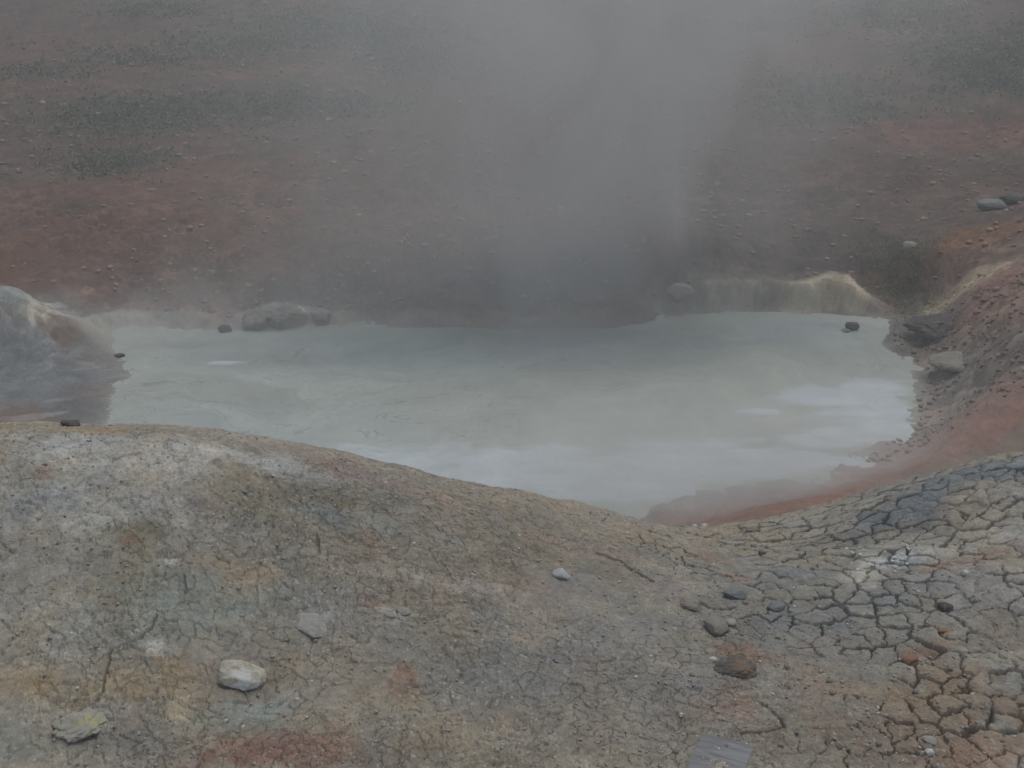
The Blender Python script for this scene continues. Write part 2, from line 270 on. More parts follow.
def near_detail(x, y, z):
    """cracked drying mud: plates, crumbs and grit"""
    c = np.ones(x.shape + (3,)) * MUD
    big = fbm(x * .8, y * .8, 21, 5); c *= (1 + .16 * big)[:, None]
    med = fbm(x * 3, y * 3, 22, 5, .6); c *= (1 + .12 * med)[:, None]
    hue = fbm(x * 1.7, y * 1.7, 23, 5); c *= 1 + np.stack([.05 * hue, 0 * hue, -.06 * hue], -1)
    c = paint(x, y, c, near_blobs, .5, 3.2)
    wx = .050 * fbm(x * 9, y * 9, 41, 6, .62); wy = .050 * fbm(x * 9, y * 9, 42, 6, .62)
    right = sst(.35, 1.3, x + .35 * fbm(x * 1.2, y * 1.2, 43, 3) - .2 * (3.6 - y))
    # large plates, mostly on the right
    s = 10.2; e, hid, er, _ = voro((x + wx * .6) * s, (y + wy * .6) * s * .92, 51, .85)
    wid = (.011 + .042 * er ** 1.7) * (er > .10) * (1 + .5 * VDIR)
    mod = np.clip(.75 + .8 * fbm(x * 4, y * 4, 52, 3), 0, 1.6); open_ = right * mod
    w1 = wid * open_ + .001
    cr1 = 1 - sst(.35, 1.3, e / np.maximum(w1, .002)); cr1 *= sst(.15, .5, open_)
    lift = (hid - .5) * .012 * right + .006 * right * sst(0, .25, e)
    # small plates and hairlines
    s2 = 19.; e2, h2, er2, _ = voro((x + wx * .4) * s2, (y + wy * .4) * s2 * 1.1, 61, .9); v2 = VDIR
    m2 = np.clip(.28 + 1.3 * fbm(x * 1.3, y * 1.3, 62, 5, .6) + .6 * blobw(x, y, dense[0], dense[1], .9, .6), 0, 1.15)
    w2 = (.020 + .050 * er2 ** 2) * (er2 > .45 - .15 * v2) * (.7 + .7 * v2) * m2
    cr2 = (1 - sst(.4, 1.2, e2 / np.maximum(w2, .003))) * sst(.1, .45, m2) * (1 - .75 * right)
    s3 = 11.; e3, h3, er3, _ = voro((x + wx * 1.0) * s3, (y + wy * 1.0) * s3 * 1.05, 66, .95)
    w3 = (.014 + .030 * er3 ** 2) * (er3 > .2) * (.8 + .7 * VDIR)
    m3 = np.clip(.6 + 1.0 * fbm(x * 1.1 + 5, y * 1.1, 68, 4), 0, 1)
    cr3 = (1 - sst(.4, 1.2, e3 / np.maximum(w3, .002))) * (1 - right) * sst(.1, .5, m3)
    # grit and crumbs
    g1 = fbm(x * 38, y * 38, 71, 4, .6); g2 = fbm(x * 120, y * 120, 72, 2)
    rough_m = np.clip(.7 + .9 * fbm(x * 2.3, y * 2.3, 73, 4), .15, 1.6) * (1 - .45 * right)
    e4, h4, er4, f4 = voro((x + wx * .3) * 62, (y + wy * .3) * 62, 74, 1.)
    crumb = np.clip(1 - f4 / .55, 0, 1) * (h4 > .62) * rough_m
    crust = blobw(x, y, near_blobs[3][0], near_blobs[3][1], .55, .42) + blobw(x, y, near_blobs[0][0] * .8, near_blobs[0][1], .6, .2)
    dz = .022 * fbm(x * 1.8, y * 1.8, 75, 3) + .012 * fbm(x * 4.5, y * 4.5, 80, 4, .6) + .0055 * fbm(x * 8, y * 8, 76, 4, .55) + .0030 * g1 * rough_m + .0018 * g2 + .006 * crumb + crust * .011 * np.maximum(fbm(x * 24, y * 24, 78, 4), -.2)
    dz += lift + (h2 - .5) * .004 * m2 * (1 - right)
    dz -= .042 * cr1 + .010 * np.maximum(cr2, cr3)
    # hand-placed long fissures
    for pts, wd, dp in fissures:
        dmin = np.full(x.shape, 9.)
        xx, yy = x + .25 * wx, y + .25 * wy
        for a, b in zip(pts[:-1], pts[1:]):
            ex, ey = b[0] - a[0], b[1] - a[1]; t = np.clip(((xx - a[0]) * ex + (yy - a[1]) * ey) / (ex * ex + ey * ey), 0, 1)
            dmin = np.minimum(dmin, np.hypot(xx - a[0] - t * ex, yy - a[1] - t * ey))
        dz -= dp * (1 - sst(.3 * wd, 1.2 * wd, dmin * (1 + .3 * g1)))
    # per plate and per crumb colour
    c *= (1 + .16 * (hid - .5) * right + .10 * (h2 - .5) * (1 - right))[:, None]
    c *= (1 + .24 * fbm(x * 16, y * 16, 77, 6, .8))[:, None]
    pale = sst(.86, .9, h4) * sst(.5, .2, f4) * rough_m
    c = c * (1 - .5 * pale[:, None]) + np.array([.45, .44, .41]) * .5 * pale[:, None]
    warm = fbm(x * 6, y * 6, 79, 4, .6); c *= 1 + np.stack([.08 * warm, .02 * warm, -.06 * warm], -1)
    return z + dz, c
fissures = []
for pts, wd, dp in [([(158,620),(150,634),(132,646),(112,654),(109,672),(104,690),(99,708)],.0045,.030),([(186,582),(185,596)],.005,.02),
                    ([(596,554),(620,562),(640,574),(654,584)],.009,.025),([(625,520),(655,534),(672,541)],.010,.03),([(760,703),(778,722),(782,732),(765,738),(740,742)],.006,.03),
                    ([(318,536),(317,550),(320,552)],.004,.02),([(0,548),(14,556)],.004,.02),([(700,604),(716,612),(735,612)],.007,.025)]:
    fissures.append(([hit(*p)[:2] for p in pts], wd, dp))
def far_detail(x, y, z, sd):
    c = np.ones(x.shape + (3,)) * np.array([.165, .128, .105])
    c *= (1 + .2 * fbm(x * .4, y * .4, 121, 5))[:, None]
    hue = fbm(x * .5, y * .9, 122, 5, .6); c *= 1 + np.stack([.12 * hue, 0 * hue, -.08 * hue], -1)
    c = paint(x, y, c, far_blobs, .45, .55)
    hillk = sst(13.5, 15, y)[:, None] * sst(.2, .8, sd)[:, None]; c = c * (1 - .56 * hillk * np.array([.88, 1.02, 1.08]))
    bank = sst(-.02, .05, sd)
    # rubble
    wx = .12 * fbm(x * 2, y * 2, 141, 3)
    e, h, er, f = voro((x + wx) * 3.2, (y + wx) * 3.0, 151, 1.)
    e2, h2, er2, f2 = voro((x + wx) * 8.5, (y - wx) * 8.0, 152, 1.)
    rub = np.clip(.5 + .8 * fbm(x * .5, y * .5, 153, 3), .1, 1.2)
    rock = np.clip(1 - f / .6, 0, 1) ** .7 * (h > .6); pb = np.clip(1 - f2 / .55, 0, 1) ** .7 * (h2 > .45)
    k = sst(.05, .5, sd) * sst(9.5, 11.8, y + x * .25)
    bushy = blobw(x, y, *hit(905, 275)[:2], .8, .9)
    dz = k * (.040 * rock * rub + .028 * pb * (.4 + rub)) + .02 * fbm(x * 2.6, y * 2.6, 154, 5, .6) * bank + .008 * fbm(x * 14, y * 14, 155, 3) * bank
    dz *= 1 - .75 * blobw(x, y, -4.9, 11.5, 1.6, 1.6, 4)
    dz += bushy * (.07 * np.abs(fbm(x * 4, y * 4, 156, 4)) + .06 * np.abs(fbm(x * 13, y * 13, 157, 3)))
    c *= (1 + k * (.55 * (h2 - .5) + .3 * (h - .5)) * np.clip(rub + .3, 0, 1))[:, None]
    c *= (1 + k * .50 * ((h - .75) * 2 * (rock > .2) + .7 * (h2 - .6) * (pb > .15)))[:, None]
    c *= (1 + .30 * fbm(x * 4.5, y * 3.5, 158, 6, .78))[:, None]
    # rills down the eroded bluff
    rill = fbm(x * 5 + .8 * fbm(x * 2, y * 4, 3, 3), y * 2, 159, 5, .65); bl = sst(13, 13.6, y) * sst(.0, .06, sd) * (1 - sst(.25, .6, sd))
    dz += (-.03 * np.abs(rill) + .015 * fbm(x * 5, y * 5, 163, 3, .6)) * bl; c *= (1 - .18 * bl * sst(.1, .8, rill))[:, None]
    # wet foot along the water
    # wrinkled flow lines on the mud flat at the left
    flat = blobw(x, y, -4.9, 11.1, 1.6, 1.2, 4)
    fl = fbm(x * 1.2 + y * .8, (y - x * .6) * 5, 161, 4, .6)
    c = c + (flat * sst(.35, .8, fl))[:, None] * np.array([.09, .095, .10]); dz += flat * .006 * fl
    # pale mud smeared along the waterline
    crust_f = sst(12.8, 13.4, y) * (1 - sst(.9, 1.8, x)) * (1 - sst(.10, .42, sd + .10 * fbm(x * 2, y * 2, 165, 4))) * np.clip(.75 + .5 * fbm(x * 1.1, y, 166, 4), 0, 1)
    c = c * (1 - crust_f[:, None]) + np.array([.36, .345, .30]) * crust_f[:, None]
    rim = np.exp(-np.maximum(sd, 0) / (.12 + .45 * (1 - sst(9.6, 10.8, y)) * sst(.5, 1.5, x))) * (1 - sst(13, 13.6, y) * .6)
    rim = (rim * np.clip(.65 + .6 * fbm(x * 1.4, y * 1.4, 162, 4), 0, 1))[:, None]
    c = c * (1 - rim) + (np.array([.33, .325, .31])) * rim
    return z + dz, c
nm = ((RR < 6.3) & (RR > 1.0)); fm = ~nm
z_, c_ = near_detail(X[nm], Y[nm], Z[nm])
fade = sst(5.6, 6.3, RR[nm]) + 0
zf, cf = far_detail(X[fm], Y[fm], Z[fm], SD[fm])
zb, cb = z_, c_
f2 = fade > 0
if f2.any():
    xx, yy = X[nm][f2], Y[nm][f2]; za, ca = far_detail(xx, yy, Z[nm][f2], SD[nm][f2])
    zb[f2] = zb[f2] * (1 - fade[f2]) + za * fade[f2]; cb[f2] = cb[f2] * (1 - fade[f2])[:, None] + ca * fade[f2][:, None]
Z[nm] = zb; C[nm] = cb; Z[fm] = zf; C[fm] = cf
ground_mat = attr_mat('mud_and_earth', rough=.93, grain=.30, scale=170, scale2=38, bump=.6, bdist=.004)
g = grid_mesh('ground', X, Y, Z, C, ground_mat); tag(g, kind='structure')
# height lookup on the finished sheet
def gz(x, y):
    r = math.hypot(x, y); a = math.degrees(math.atan2(x, y))
    i = int(np.clip(np.searchsorted(rr, r), 1, len(rr) - 1)); j = int(np.clip(np.searchsorted(th, a), 1, len(th) - 1))
    fi = (r - rr[i - 1]) / (rr[i] - rr[i - 1]); fj = (a - th[j - 1]) / (th[j] - th[j - 1])
    return float((Z[i-1, j-1] * (1 - fj) + Z[i-1, j] * fj) * (1 - fi) + (Z[i, j-1] * (1 - fj) + Z[i, j] * fj) * fi)

# ------------------------------------------------------------------ the milky mud pool
gx = np.linspace(-5.6, 5.6, 900); ys = [7.4]
while ys[-1] < 15.2: ys.append(ys[-1] + .009 + .0012 * (ys[-1] - 7.4))
WX, WY = np.meshgrid(gx, np.array(ys)); x, y = WX.ravel(), WY.ravel()
sdw = poly_sd(x, y)
wx = fbm(x * .45, y * .45, 201, 4, .55); wy = fbm(x * .45, y * .45, 202, 4, .55)
X1, Y1 = x + 1.0 * wx, y + 1.0 * wy
n0 = fbm(X1 * .5, Y1 * 1.5, 203, 5, .52)
base = np.ones(x.shape + (3,)) * np.array([.36, .388, .355])
pool_px = [(700,385,190,40,(.37,.392,.345),.9),(560,400,160,40,(.36,.385,.34),.5),(450,350,250,20,(.32,.365,.35),.7),(800,335,90,14,(.33,.37,.37),.7),(270,425,170,26,(.36,.39,.385),.7),(350,345,160,10,(.33,.37,.35),.5),
           (180,345,60,5,(.25,.25,.24),.4),(260,358,110,7,(.27,.28,.27),.55),(640,432,26,4,(.27,.30,.26),.45),(420,400,30,6,(.30,.33,.31),.4),(680,330,30,4,(.3,.33,.31),.35)]
foam_px = [(885,408,26,14,.9),(850,438,40,10,.9),(890,432,40,12,.9),(620,492,80,10,1.),(800,462,80,8,.9),(520,470,90,20,1.),(600,478,110,18,1.),(680,462,110,12,1.),(760,458,90,9,.9),(840,440,60,7,.9),(690,448,60,7,.7),(830,398,50,10,1.),(870,390,40,9,1.),(850,415,60,14,.55),(760,413,30,3,.8),(400,460,100,18,.55),(720,470,100,12,.9),(222,363,20,2.5,.7),(560,452,60,8,.6),(740,440,50,6,.4)]
def pw(lst): return [(atZ(a, b, 0)[0], atZ(a, b, 0)[1], c / F * math.hypot(atZ(a, b, 0)[1], 5), abs(atZ(a, b - d, 0)[1] - atZ(a, b, 0)[1]), *r_) for a, b, c, d, *r_ in lst]
for bx, by, rx, ry, c, s in pw(pool_px):
    w = (np.exp(-(((x - bx + .35 * wx * rx) / rx) ** 2 + ((y - by + .5 * wy * ry) / ry) ** 2) ** 1.3) * s)[:, None]; base = base * (1 - w) + np.array(c) * w
foam = np.zeros(x.shape)
e1, e2 = fbm(x * .9, y * 1.3, 211, 6, .6), fbm(x * .9 + 9, y * 1.3, 212, 6, .6)
for bx, by, rx, ry, s in pw(foam_px):
    foam = np.maximum(foam, s * np.exp(-(((x - bx) / rx + .25 * e1) ** 2 + ((y - by) / ry + .32 * e2) ** 2) ** 1.2))
foam = sst(.10, .62, foam + (.12 * fbm(x * 3, y * 5, 213, 5, .6) + .16 * fbm(x * 1.6 + wx, y * 9 + wy * 3, 217, 5, .65)) * (foam > .02))
base *= (1 + .12 * n0)[:, None]
base *= (1 + .10 * fbm(X1 * 2.0, Y1 * 4, 204, 6, .7))[:, None]
ln = np.abs(np.mod(n0 * 3.8 + .12 * fbm(x * 4, y * 4, 205, 3), 1) - .5) * 2        # thick-mud contour lines
lm = sst(-.4, .4, fbm(x * .7 + 3, y * .7, 206, 3))
line = (1 - sst(.0, .13, ln)) * lm * (1 - foam * .6)
base *= (1 - .26 * line)[:, None]
edge = (1 - sst(.10, .26, ln)) * sst(.08, .14, ln) * lm * (1 - foam); base += (edge * .05)[:, None]
foamc = np.array([.485, .53, .55]) * (1 + .10 * fbm(x * 3, y * 6, 214, 5, .6))[:, None]
base = base * (1 - foam[:, None]) + foamc * foam[:, None]
zw = .004 * n0 + .005 * edge - .004 * line + .012 * foam * (1 + .3 * fbm(x * 12, y * 12, 215, 3)) + .003 * fbm(X1 * 5, Y1 * 8, 216, 4)
# a few rising bubbles make low rings
for px, py, rb in [(838,326,.16),(400,262+118,.2),(288,372,.14),(600,350,.2),(690,342,.16),(500,350,.18),(770,372,.14),(330,392,.2),(455,432,.12),(820,434,.09),(550,325+12,.2)]:
    bx, by, _ = atZ(px, py, 0); d = np.hypot(x - bx, y - by) / rb; zw += .008 * np.exp(-((d - 1) / .3) ** 2) * (1 + .8 * e1) + .012 * np.exp(-(d / .4) ** 2)
zw = np.where(sdw > .5, -.25, zw)
wm = attr_mat('milky_mud_water', rough=.75, grain=.06, scale=9, scale2=3, bump=.25, bdist=.01, spec=.15)
wo = grid_mesh('water', WX, WY, zw.reshape(WX.shape), base.reshape(WX.shape + (3,)), wm); tag(wo, kind='structure')

# ------------------------------------------------------------------ stones
def rock_mesh(name, sx, sy, sz, seed, mat, sub=4, facets=7, jag=.12):
    rs = random.Random(seed); bm = bmesh.new(); bmesh.ops.create_icosphere(bm, subdivisions=sub, radius=1)
    planes = []
    for k in range(facets):
        v = Vector((rs.gauss(0, 1), rs.gauss(0, 1), rs.gauss(0, .8))).normalized(); planes.append((v, rs.uniform(.62, .9)))
    P = np.array([v.co[:] for v in bm.verts])
    n1 = fbm(P[:, 0] * 1.6 + seed, P[:, 1] * 1.6 + P[:, 2] * 1.3, seed % 97, 4); n2 = fbm(P[:, 0] * 5 + seed, P[:, 1] * 5 - P[:, 2] * 4, seed % 89 + 3, 3)
    for i, v in enumerate(bm.verts):
        c = v.co * (1 + jag * n1[i])
        for nrm, d in planes:
            s = c.dot(nrm)
            if s > d: c -= nrm * (s - d) * .88
        c *= 1 + jag * .28 * n2[i]
        v.co = Vector((c.x * sx, c.y * sy, c.z * sz))
    for f in bm.faces: f.smooth = True
    me = bpy.data.meshes.new(name); bm.to_mesh(me); bm.free(); me.materials.append(mat); return me
def stone(name, px, py, wpx, asp, hgt, seed, mat, label, cat, group=None, rz=None, sink=.3, water=False, sub=4, facets=7, jag=.12, tilt=0):
    """px, py: where it sits; wpx: width there; asp: depth/width; hgt: height/width"""
    x, y, z = atZ(px, py, 0) if water else hit(px, py)
    w = wpx / F * math.sqrt(x * x + y * y + (CZ - z) ** 2) / 2
    o = bpy.data.objects.new(name, rock_mesh(name, w, w * asp, w * hgt, seed, mat, sub, facets, jag)); COL.objects.link(o)
    zz = 0 if water else gz(x, y)
    yaw = R(rz) if rz is not None else random.uniform(-.5, .5)
    q = Vector((0, 0, 1)).rotation_difference(Vector((0, 0, 1)))
    if not water and y < 7:
        e = max(w * 1.3, .05); zz = sum(gz(x + a, y + b) for a, b in ((0, 0), (e, 0), (-e, 0), (0, e), (0, -e))) / 5
        nrm = Vector(((gz(x - e, y) - gz(x + e, y)) / (2 * e), (gz(x, y - e) - gz(x, y + e)) / (2 * e), 1)).normalized(); q = Vector((0, 0, 1)).rotation_difference(nrm)
    o.location = (x, y, zz + w * hgt * (1 - 2 * sink)); o.rotation_euler = (q.to_matrix() @ Vector((0, 0, 1)).to_track_quat('Z', 'Y').to_matrix() @ __import__('mathutils').Matrix.Rotation(yaw, 3, 'Z')).to_euler()
    return tag(o, label, cat, group)
M_cream = rock_mat('cream_rock', (.33,.29,.21), (.50,.48,.42), (.58,.58,.55), 5)
M_white = rock_mat('white_rock', (.45,.46,.45), (.58,.59,.58))
M_yellow = rock_mat('sulphur_rock', (.31,.30,.26), (.36,.34,.27), (.41,.385,.20), 6)
M_blue = rock_mat('blue_grey_rock', (.14,.15,.155), (.20,.21,.212))
M_grey = rock_mat('grey_rock', (.17,.16,.14), (.25,.235,.20))
M_dark = rock_mat('dark_rock', (.055,.052,.048), (.12,.11,.10))
M_rust = rock_mat('rust_rock', (.09,.08,.07), (.16,.14,.12), (.19,.125,.085), 5)
M_orange = rock_mat('orange_rock', (.22,.13,.08), (.28,.17,.10))
M_pale = rock_mat('pale_rock', (.24,.23,.21), (.37,.36,.33), (.31,.28,.23), 6)
stone('stone', 241, 679, 47, .72, .46, 3, M_cream, 'largest cream stone with a flattened top lying alone on the grey mud', 'stone', rz=-8, sink=.30, sub=5, facets=9)
stone('stone', 82, 731, 42, .75, .28, 14, M_yellow, 'flat pale stone crusted with yellow sulphur, half sunk in the mud', 'stone', rz=25, sink=.36, sub=5, jag=.42, facets=5)
stone('stone_shard', 562, 577, 18, .5, .75, 25, M_white, 'bright white pointed stone shard in the middle of the mound', 'stone', rz=0, sink=.25, facets=10)
stone('stone', 735, 602, 24, .8, .42, 36, M_blue, 'blue-grey angular stone in the gully beside the cracked mud plates', 'stone', sink=.2, facets=10)
stone('stone', 776, 609, 22, .7, .36, 47, M_blue, 'blue-grey flat chip right of the blue-grey angular stone', 'stone', rz=25, sink=.35, facets=10)
stone('stone', 716, 630, 30, .9, .42, 58, M_grey, 'brownish grey wedge stone touching a small pale stone in the gully', 'stone', rz=-20, sink=.28, facets=10)
stone('stone', 731, 625, 15, .8, .5, 69, M_pale, 'small pale stone leaning on the brownish grey wedge stone', 'stone', rz=40, sink=.25)
stone('mud_clod', 734, 669, 36, .8, .42, 70, M_rust, 'lumpy dark clod stained with rust above the grey board', 'clod', rz=10, sink=.32, sub=5, jag=.3)
stone('pebble', 713, 660, 8, .8, .7, 71, M_white, 'white pebble just left of the rust-stained dark clod', 'pebble', sub=3)
stone('pebble', 964, 578, 9, .8, .6, 72, M_cream, 'cream pebble below the rusty streak on the right mound', 'pebble', sub=3)
stone('mud_clod', 944, 611, 13, .9, .7, 73, M_dark, 'small dark brown clod on the right mound', 'clod', sub=3, jag=.3)
stone('stone_chip', 942, 637, 12, .6, .35, 74, M_orange, 'bright orange flat chip on the right mound', 'stone', sub=3)
stone('stone_chip', 908, 665, 16, .8, .6, 75, M_orange, 'orange-brown crumbly chip lying on a mud crack lower right', 'stone', sub=3, jag=.3)
stone('pebble', 928, 760, 9, .9, .7, 76, M_white, 'white pebble at the bottom right corner of the rusty mud', 'pebble', sub=3)
stone('stone', 929, 750, 15, .8, .4, 77, M_pale, 'dull pale stone just behind the white pebble on the rusty mud', 'stone', sub=3, rz=-30)
stone('mud_clod', 72, 424, 20, .8, .45, 78, M_dark, 'low dark clod on the crest of the left mound above the mud flat', 'clod', sub=4, jag=.25)
stone('stone', 404, 613, 15, .8, .4, 79, M_pale, 'pale grey stone, the right one of a pair on the mound', 'stone', sub=3)
stone('stone', 390, 617, 12, .8, .4, 80, M_pale, 'pale grey stone, the left and smaller one of a pair on the mound', 'stone', sub=3)
stone('mud_slab', 311, 622, 38, .75, .16, 81, M_pale, 'rounded flat slab of light grey mud on the mound', 'mud slab', sink=.35, sub=5)
stone('mud_clod', 690, 609, 20, .8, .35, 82, M_grey, 'brown crumbling clod beside the pink stain at the left side of the gully', 'clod', sink=.3, jag=.3)
stone('mud_clod', 752, 533, 14, .8, .5, 83, M_grey, 'brown clod on the saddle below the red shore', 'clod', sub=3, jag=.3)
stone('pebble', 694, 530, 6, .9, .7, 84, M_white, 'white pebble on the saddle, left of a paler tan one', 'pebble', sub=3)
stone('pebble', 704, 529, 8, .9, .6, 85, M_cream, 'tan pebble on the saddle right beside a white one', 'pebble', sub=3)
# around the pool
stone('boulder', 852, 329, 13, .9, .8, 91, M_dark, 'dark rock standing out of the milky water near the cream bank', 'rock', water=True, sink=.25)
stone('boulder', 846, 331, 9, .9, .35, 92, M_grey, 'low grey rock awash beside the dark rock in the pool', 'rock', water=True, sink=.3, sub=3)
stone('boulder', 226, 331, 14, .9, .7, 93, M_dark, 'small dark rock at the far left edge of the pool', 'rock', water=True, sink=.3)
stone('boulder', 258, 324, 26, 1, .7, 94, M_pale, 'pale rock at the left end of the whitish ledge on the far shore', 'rock', jag=.38, sink=.35)
stone('boulder', 284, 320, 44, .9, .55, 95, M_pale, 'largest pale rock of the whitish ledge on the far shore', 'rock', jag=.38, sink=.3, sub=5)
stone('boulder', 322, 318, 24, .9, .5, 96, M_pale, 'low pale rock at the right end of the whitish ledge on the far shore', 'rock', jag=.38, sink=.35)
stone('boulder', 990, 210, 25, .8, .5, 97, M_blue, 'blue-grey boulder on the right slope above the orange earth', 'boulder', sink=.2)
stone('boulder', 1012, 203, 24, .8, .5, 98, M_dark, 'dark low boulder right behind the blue-grey boulder', 'boulder', sink=.3)
stone('boulder', 952, 368, 44, 1, .3, 99, M_grey, 'flat brown-grey slab on the right bank above the pale foam', 'rock', rz=-12, sink=.35, sub=5, facets=10)
stone('boulder', 934, 330, 46, 1.2, .38, 100, M_dark, 'broad dark rock hump on the right bank near the bluish mud', 'rock', rz=-10, sink=.42, sub=5, jag=.35, facets=9)
stone('boulder', 680, 296, 30, .9, .6, 101, M_pale, 'grey rock at the left end of the cream eroded bank', 'rock', sink=.3)
stone('boulder', 372, 61, 7, .9, .6, 102, M_pale, 'higher of two tiny pale rocks on the far hillside', 'rock', sub=3)
stone('boulder', 329, 121, 7, .9, .6, 103, M_pale, 'lower of two tiny pale rocks on the far hillside', 'rock', sub=3)
stone('boulder', 908, 252, 14, .9, .6, 104, M_pale, 'pale rock on the dark rubble at the right end of the cream bank', 'rock', sub=3)
stone('mud_clod', 820, 435, 6, .9, .5, 105, M_dark, 'tiny dark clod lying on the white foam', 'clod', water=True, sub=3)
stone('boulder', 120, 357, 10, .9, .5, 106, M_dark, 'small dark rock on the mud flat at the left inlet', 'rock', sub=3)

# countable small pebbles, in kinds that cannot be told apart
def pebbles(n, region, wr, mat, name, label, cat, group, seed):
    rs = random.Random(seed); kinds = [rock_mesh(name, 1, .85, .6, seed * 13 + k, mat, 2, 6, .15) for k in range(5)]; done = 0
    while done < n:
        px = rs.uniform(region[0], region[2]); py = rs.uniform(region[1], region[3])
        d = ray(px, py); x, y, z = hit(px, py)
        if y > 5.6 and region[3] > 440: continue
        o = bpy.data.objects.new(name, kinds[done % 5]); COL.objects.link(o)
        w = rs.uniform(*wr) / F * math.sqrt(x * x + y * y + (CZ - z) ** 2) / 2; o.scale = (w, w, w)
        o.location = (x, y, gz(x, y) + w * .25); o.rotation_euler = (rs.uniform(-.3, .3), rs.uniform(-.3, .3), rs.uniform(0, 6.28)); tag(o, label, cat, group); done += 1
pebbles(38, (640,560,1020,768), (2.2,4.5), M_white, 'pebble', 'tiny white pebble scattered over the cracked mud on the right', 'pebble', 'tiny white pebbles on the right', 5)
pebbles(34, (20,455,640,750), (2.2,4.5), M_white, 'pebble', 'tiny white pebble scattered over the left and middle mound', 'pebble', 'tiny white pebbles on the mound', 6)
pebbles(40, (640,545,1020,760), (4,8), M_grey, 'pebble', 'small grey pebble scattered over the cracked mud on the right', 'pebble', 'small grey pebbles on the right', 8)

pebbles(30, (845,548,915,576), (2.5,6), M_white, 'pebble', 'white crumb in the cluster on the pale patch of the right mound', 'pebble', 'white crumbs on the pale patch', 9)
# grit nobody could count
def scatter(name, lst, mat, seed, kindsz=.6):
    """lst: arrays x, y, z, size -> one mesh of little angular crumbs"""
    r_ = np.random.default_rng(seed); x, y, z, s = lst; n_ = len(x)
    ico = bmesh.new(); bmesh.ops.create_icosphere(ico, subdivisions=1, radius=1); V = np.array([v.co[:] for v in ico.verts]); Fc = np.array([[v.index for v in f.verts] for f in ico.faces]); ico.free()
    J = 1 + r_.uniform(-.3, .3, (n_, len(V), 1)); sc = np.stack([r_.uniform(.7, 1.3, n_), r_.uniform(.6, 1.2, n_), r_.uniform(.35, .75, n_)], -1)[:, None]
    a = r_.uniform(0, 6.28, n_); ca, sa = np.cos(a)[:, None], np.sin(a)[:, None]
    P = V[None] * J * sc * s[:, None, None]
    Q = np.stack([P[..., 0] * ca - P[..., 1] * sa, P[..., 0] * sa + P[..., 1] * ca, P[..., 2]], -1) + np.stack([x, y, z], -1)[:, None]
    me = bpy.data.meshes.new(name); m = n_ * len(V); me.vertices.add(m); me.vertices.foreach_set('co', Q.astype(np.float32).ravel())
    f = (Fc[None] + (np.arange(n_) * len(V))[:, None, None]).reshape(-1, 3).astype(np.int32)
    me.loops.add(f.size); me.loops.foreach_set('vertex_index', f.ravel()); me.polygons.add(len(f)); me.polygons.foreach_set('loop_start', np.arange(0, f.size, 3, dtype=np.int32)); me.update(calc_edges=True)
    me.materials.append(mat); o = bpy.data.objects.new(name, me); COL.objects.link(o); return tag(o, kind='stuff')
def gzv(x, y): return np.array([gz(a, b) for a, b in zip(x, y)])
def soil_mat(name, cols, scale=6.):
    m, nt = newmat(name); L = nt.links.new
    out = N(nt, 'ShaderNodeOutputMaterial'); bs = N(nt, 'ShaderNodeBsdfPrincipled'); L(bs.outputs[0], out.inputs[0])
    tc = N(nt, 'ShaderNodeTexCoord'); n1 = N(nt, 'ShaderNodeTexNoise', Scale=scale, Detail=8., Roughness=.8); L(tc.outputs['Object'], n1.inputs['Vector'])
    cr = N(nt, 'ShaderNodeValToRGB'); L(n1.outputs[0], cr.inputs[0]); e = cr.color_ramp.elements; e[0].position = .3; e[0].color = (*cols[0], 1); e[1].position = .7; e[1].color = (*cols[-1], 1)
    for k, c in enumerate(cols[1:-1]): q = e.new(.3 + .4 * (k + 1) / (len(cols) - 1)); q.color = (*c, 1)
    L(cr.outputs[0], bs.inputs['Base Color']); bs.inputs['Roughness'].default_value = .95; bs.inputs['Specular IOR Level'].default_value = .2; return m
r_ = np.random.default_rng(3); n_ = 13000
a = np.radians(r_.uniform(-29, 29, n_)); r0 = r_.uniform(2.4, 5.2, n_); x, y = r0 * np.sin(a), r0 * np.cos(a)
keep = fbm(x * 1.5, y * 1.5, 301, 4) > r_.uniform(-.6, .6, n_); x, y = x[keep], y[keep]; s = .0020 + .006 * r_.random(len(x)) ** 3
scatter('gravel', (x, y, gzv(x, y) + s * .3, s), soil_mat('grit', [(.19,.17,.145), (.25,.23,.20), (.34,.32,.29), (.28,.245,.20)], 25.), 4)
n_ = 11000; a = np.radians(r_.uniform(-30, 30, n_)); r0 = 13.5 + 20 * r_.random(n_) ** 1.3; x, y = r0 * np.sin(a), r0 * np.cos(a)
_, sd = base_h(x, y); keep = (sd > .35) & ((x - mound[0] + .4) ** 2 + (y - mound[1]) ** 2 > 3.2) & (fbm(x * .5, y * .5, 303, 4) > r_.uniform(-.7, .7, n_)); x, y = x[keep], y[keep]; s = (.010 + .045 * r_.random(len(x)) ** 3) * (.7 + y / 40)
scatter('rubble', (x, y, gzv(x, y) + s * .25, s), soil_mat('rubble_stone', [(.15,.11,.09), (.24,.17,.135), (.34,.25,.20), (.27,.24,.22)], 2.5), 5)
n_ = 2600; x = r_.uniform(3.0, 6.5, n_); y = r_.uniform(9.7, 13.2, n_); _, sd = base_h(x, y); keep = sd > .15; x, y = x[keep], y[keep]; s = .008 + .035 * r_.random(len(x)) ** 3
scatter('shore_gravel', (x, y, gzv(x, y) + s * .2, s), soil_mat('shore_stone', [(.15,.11,.09), (.21,.16,.13), (.30,.25,.21)], 3.), 6)

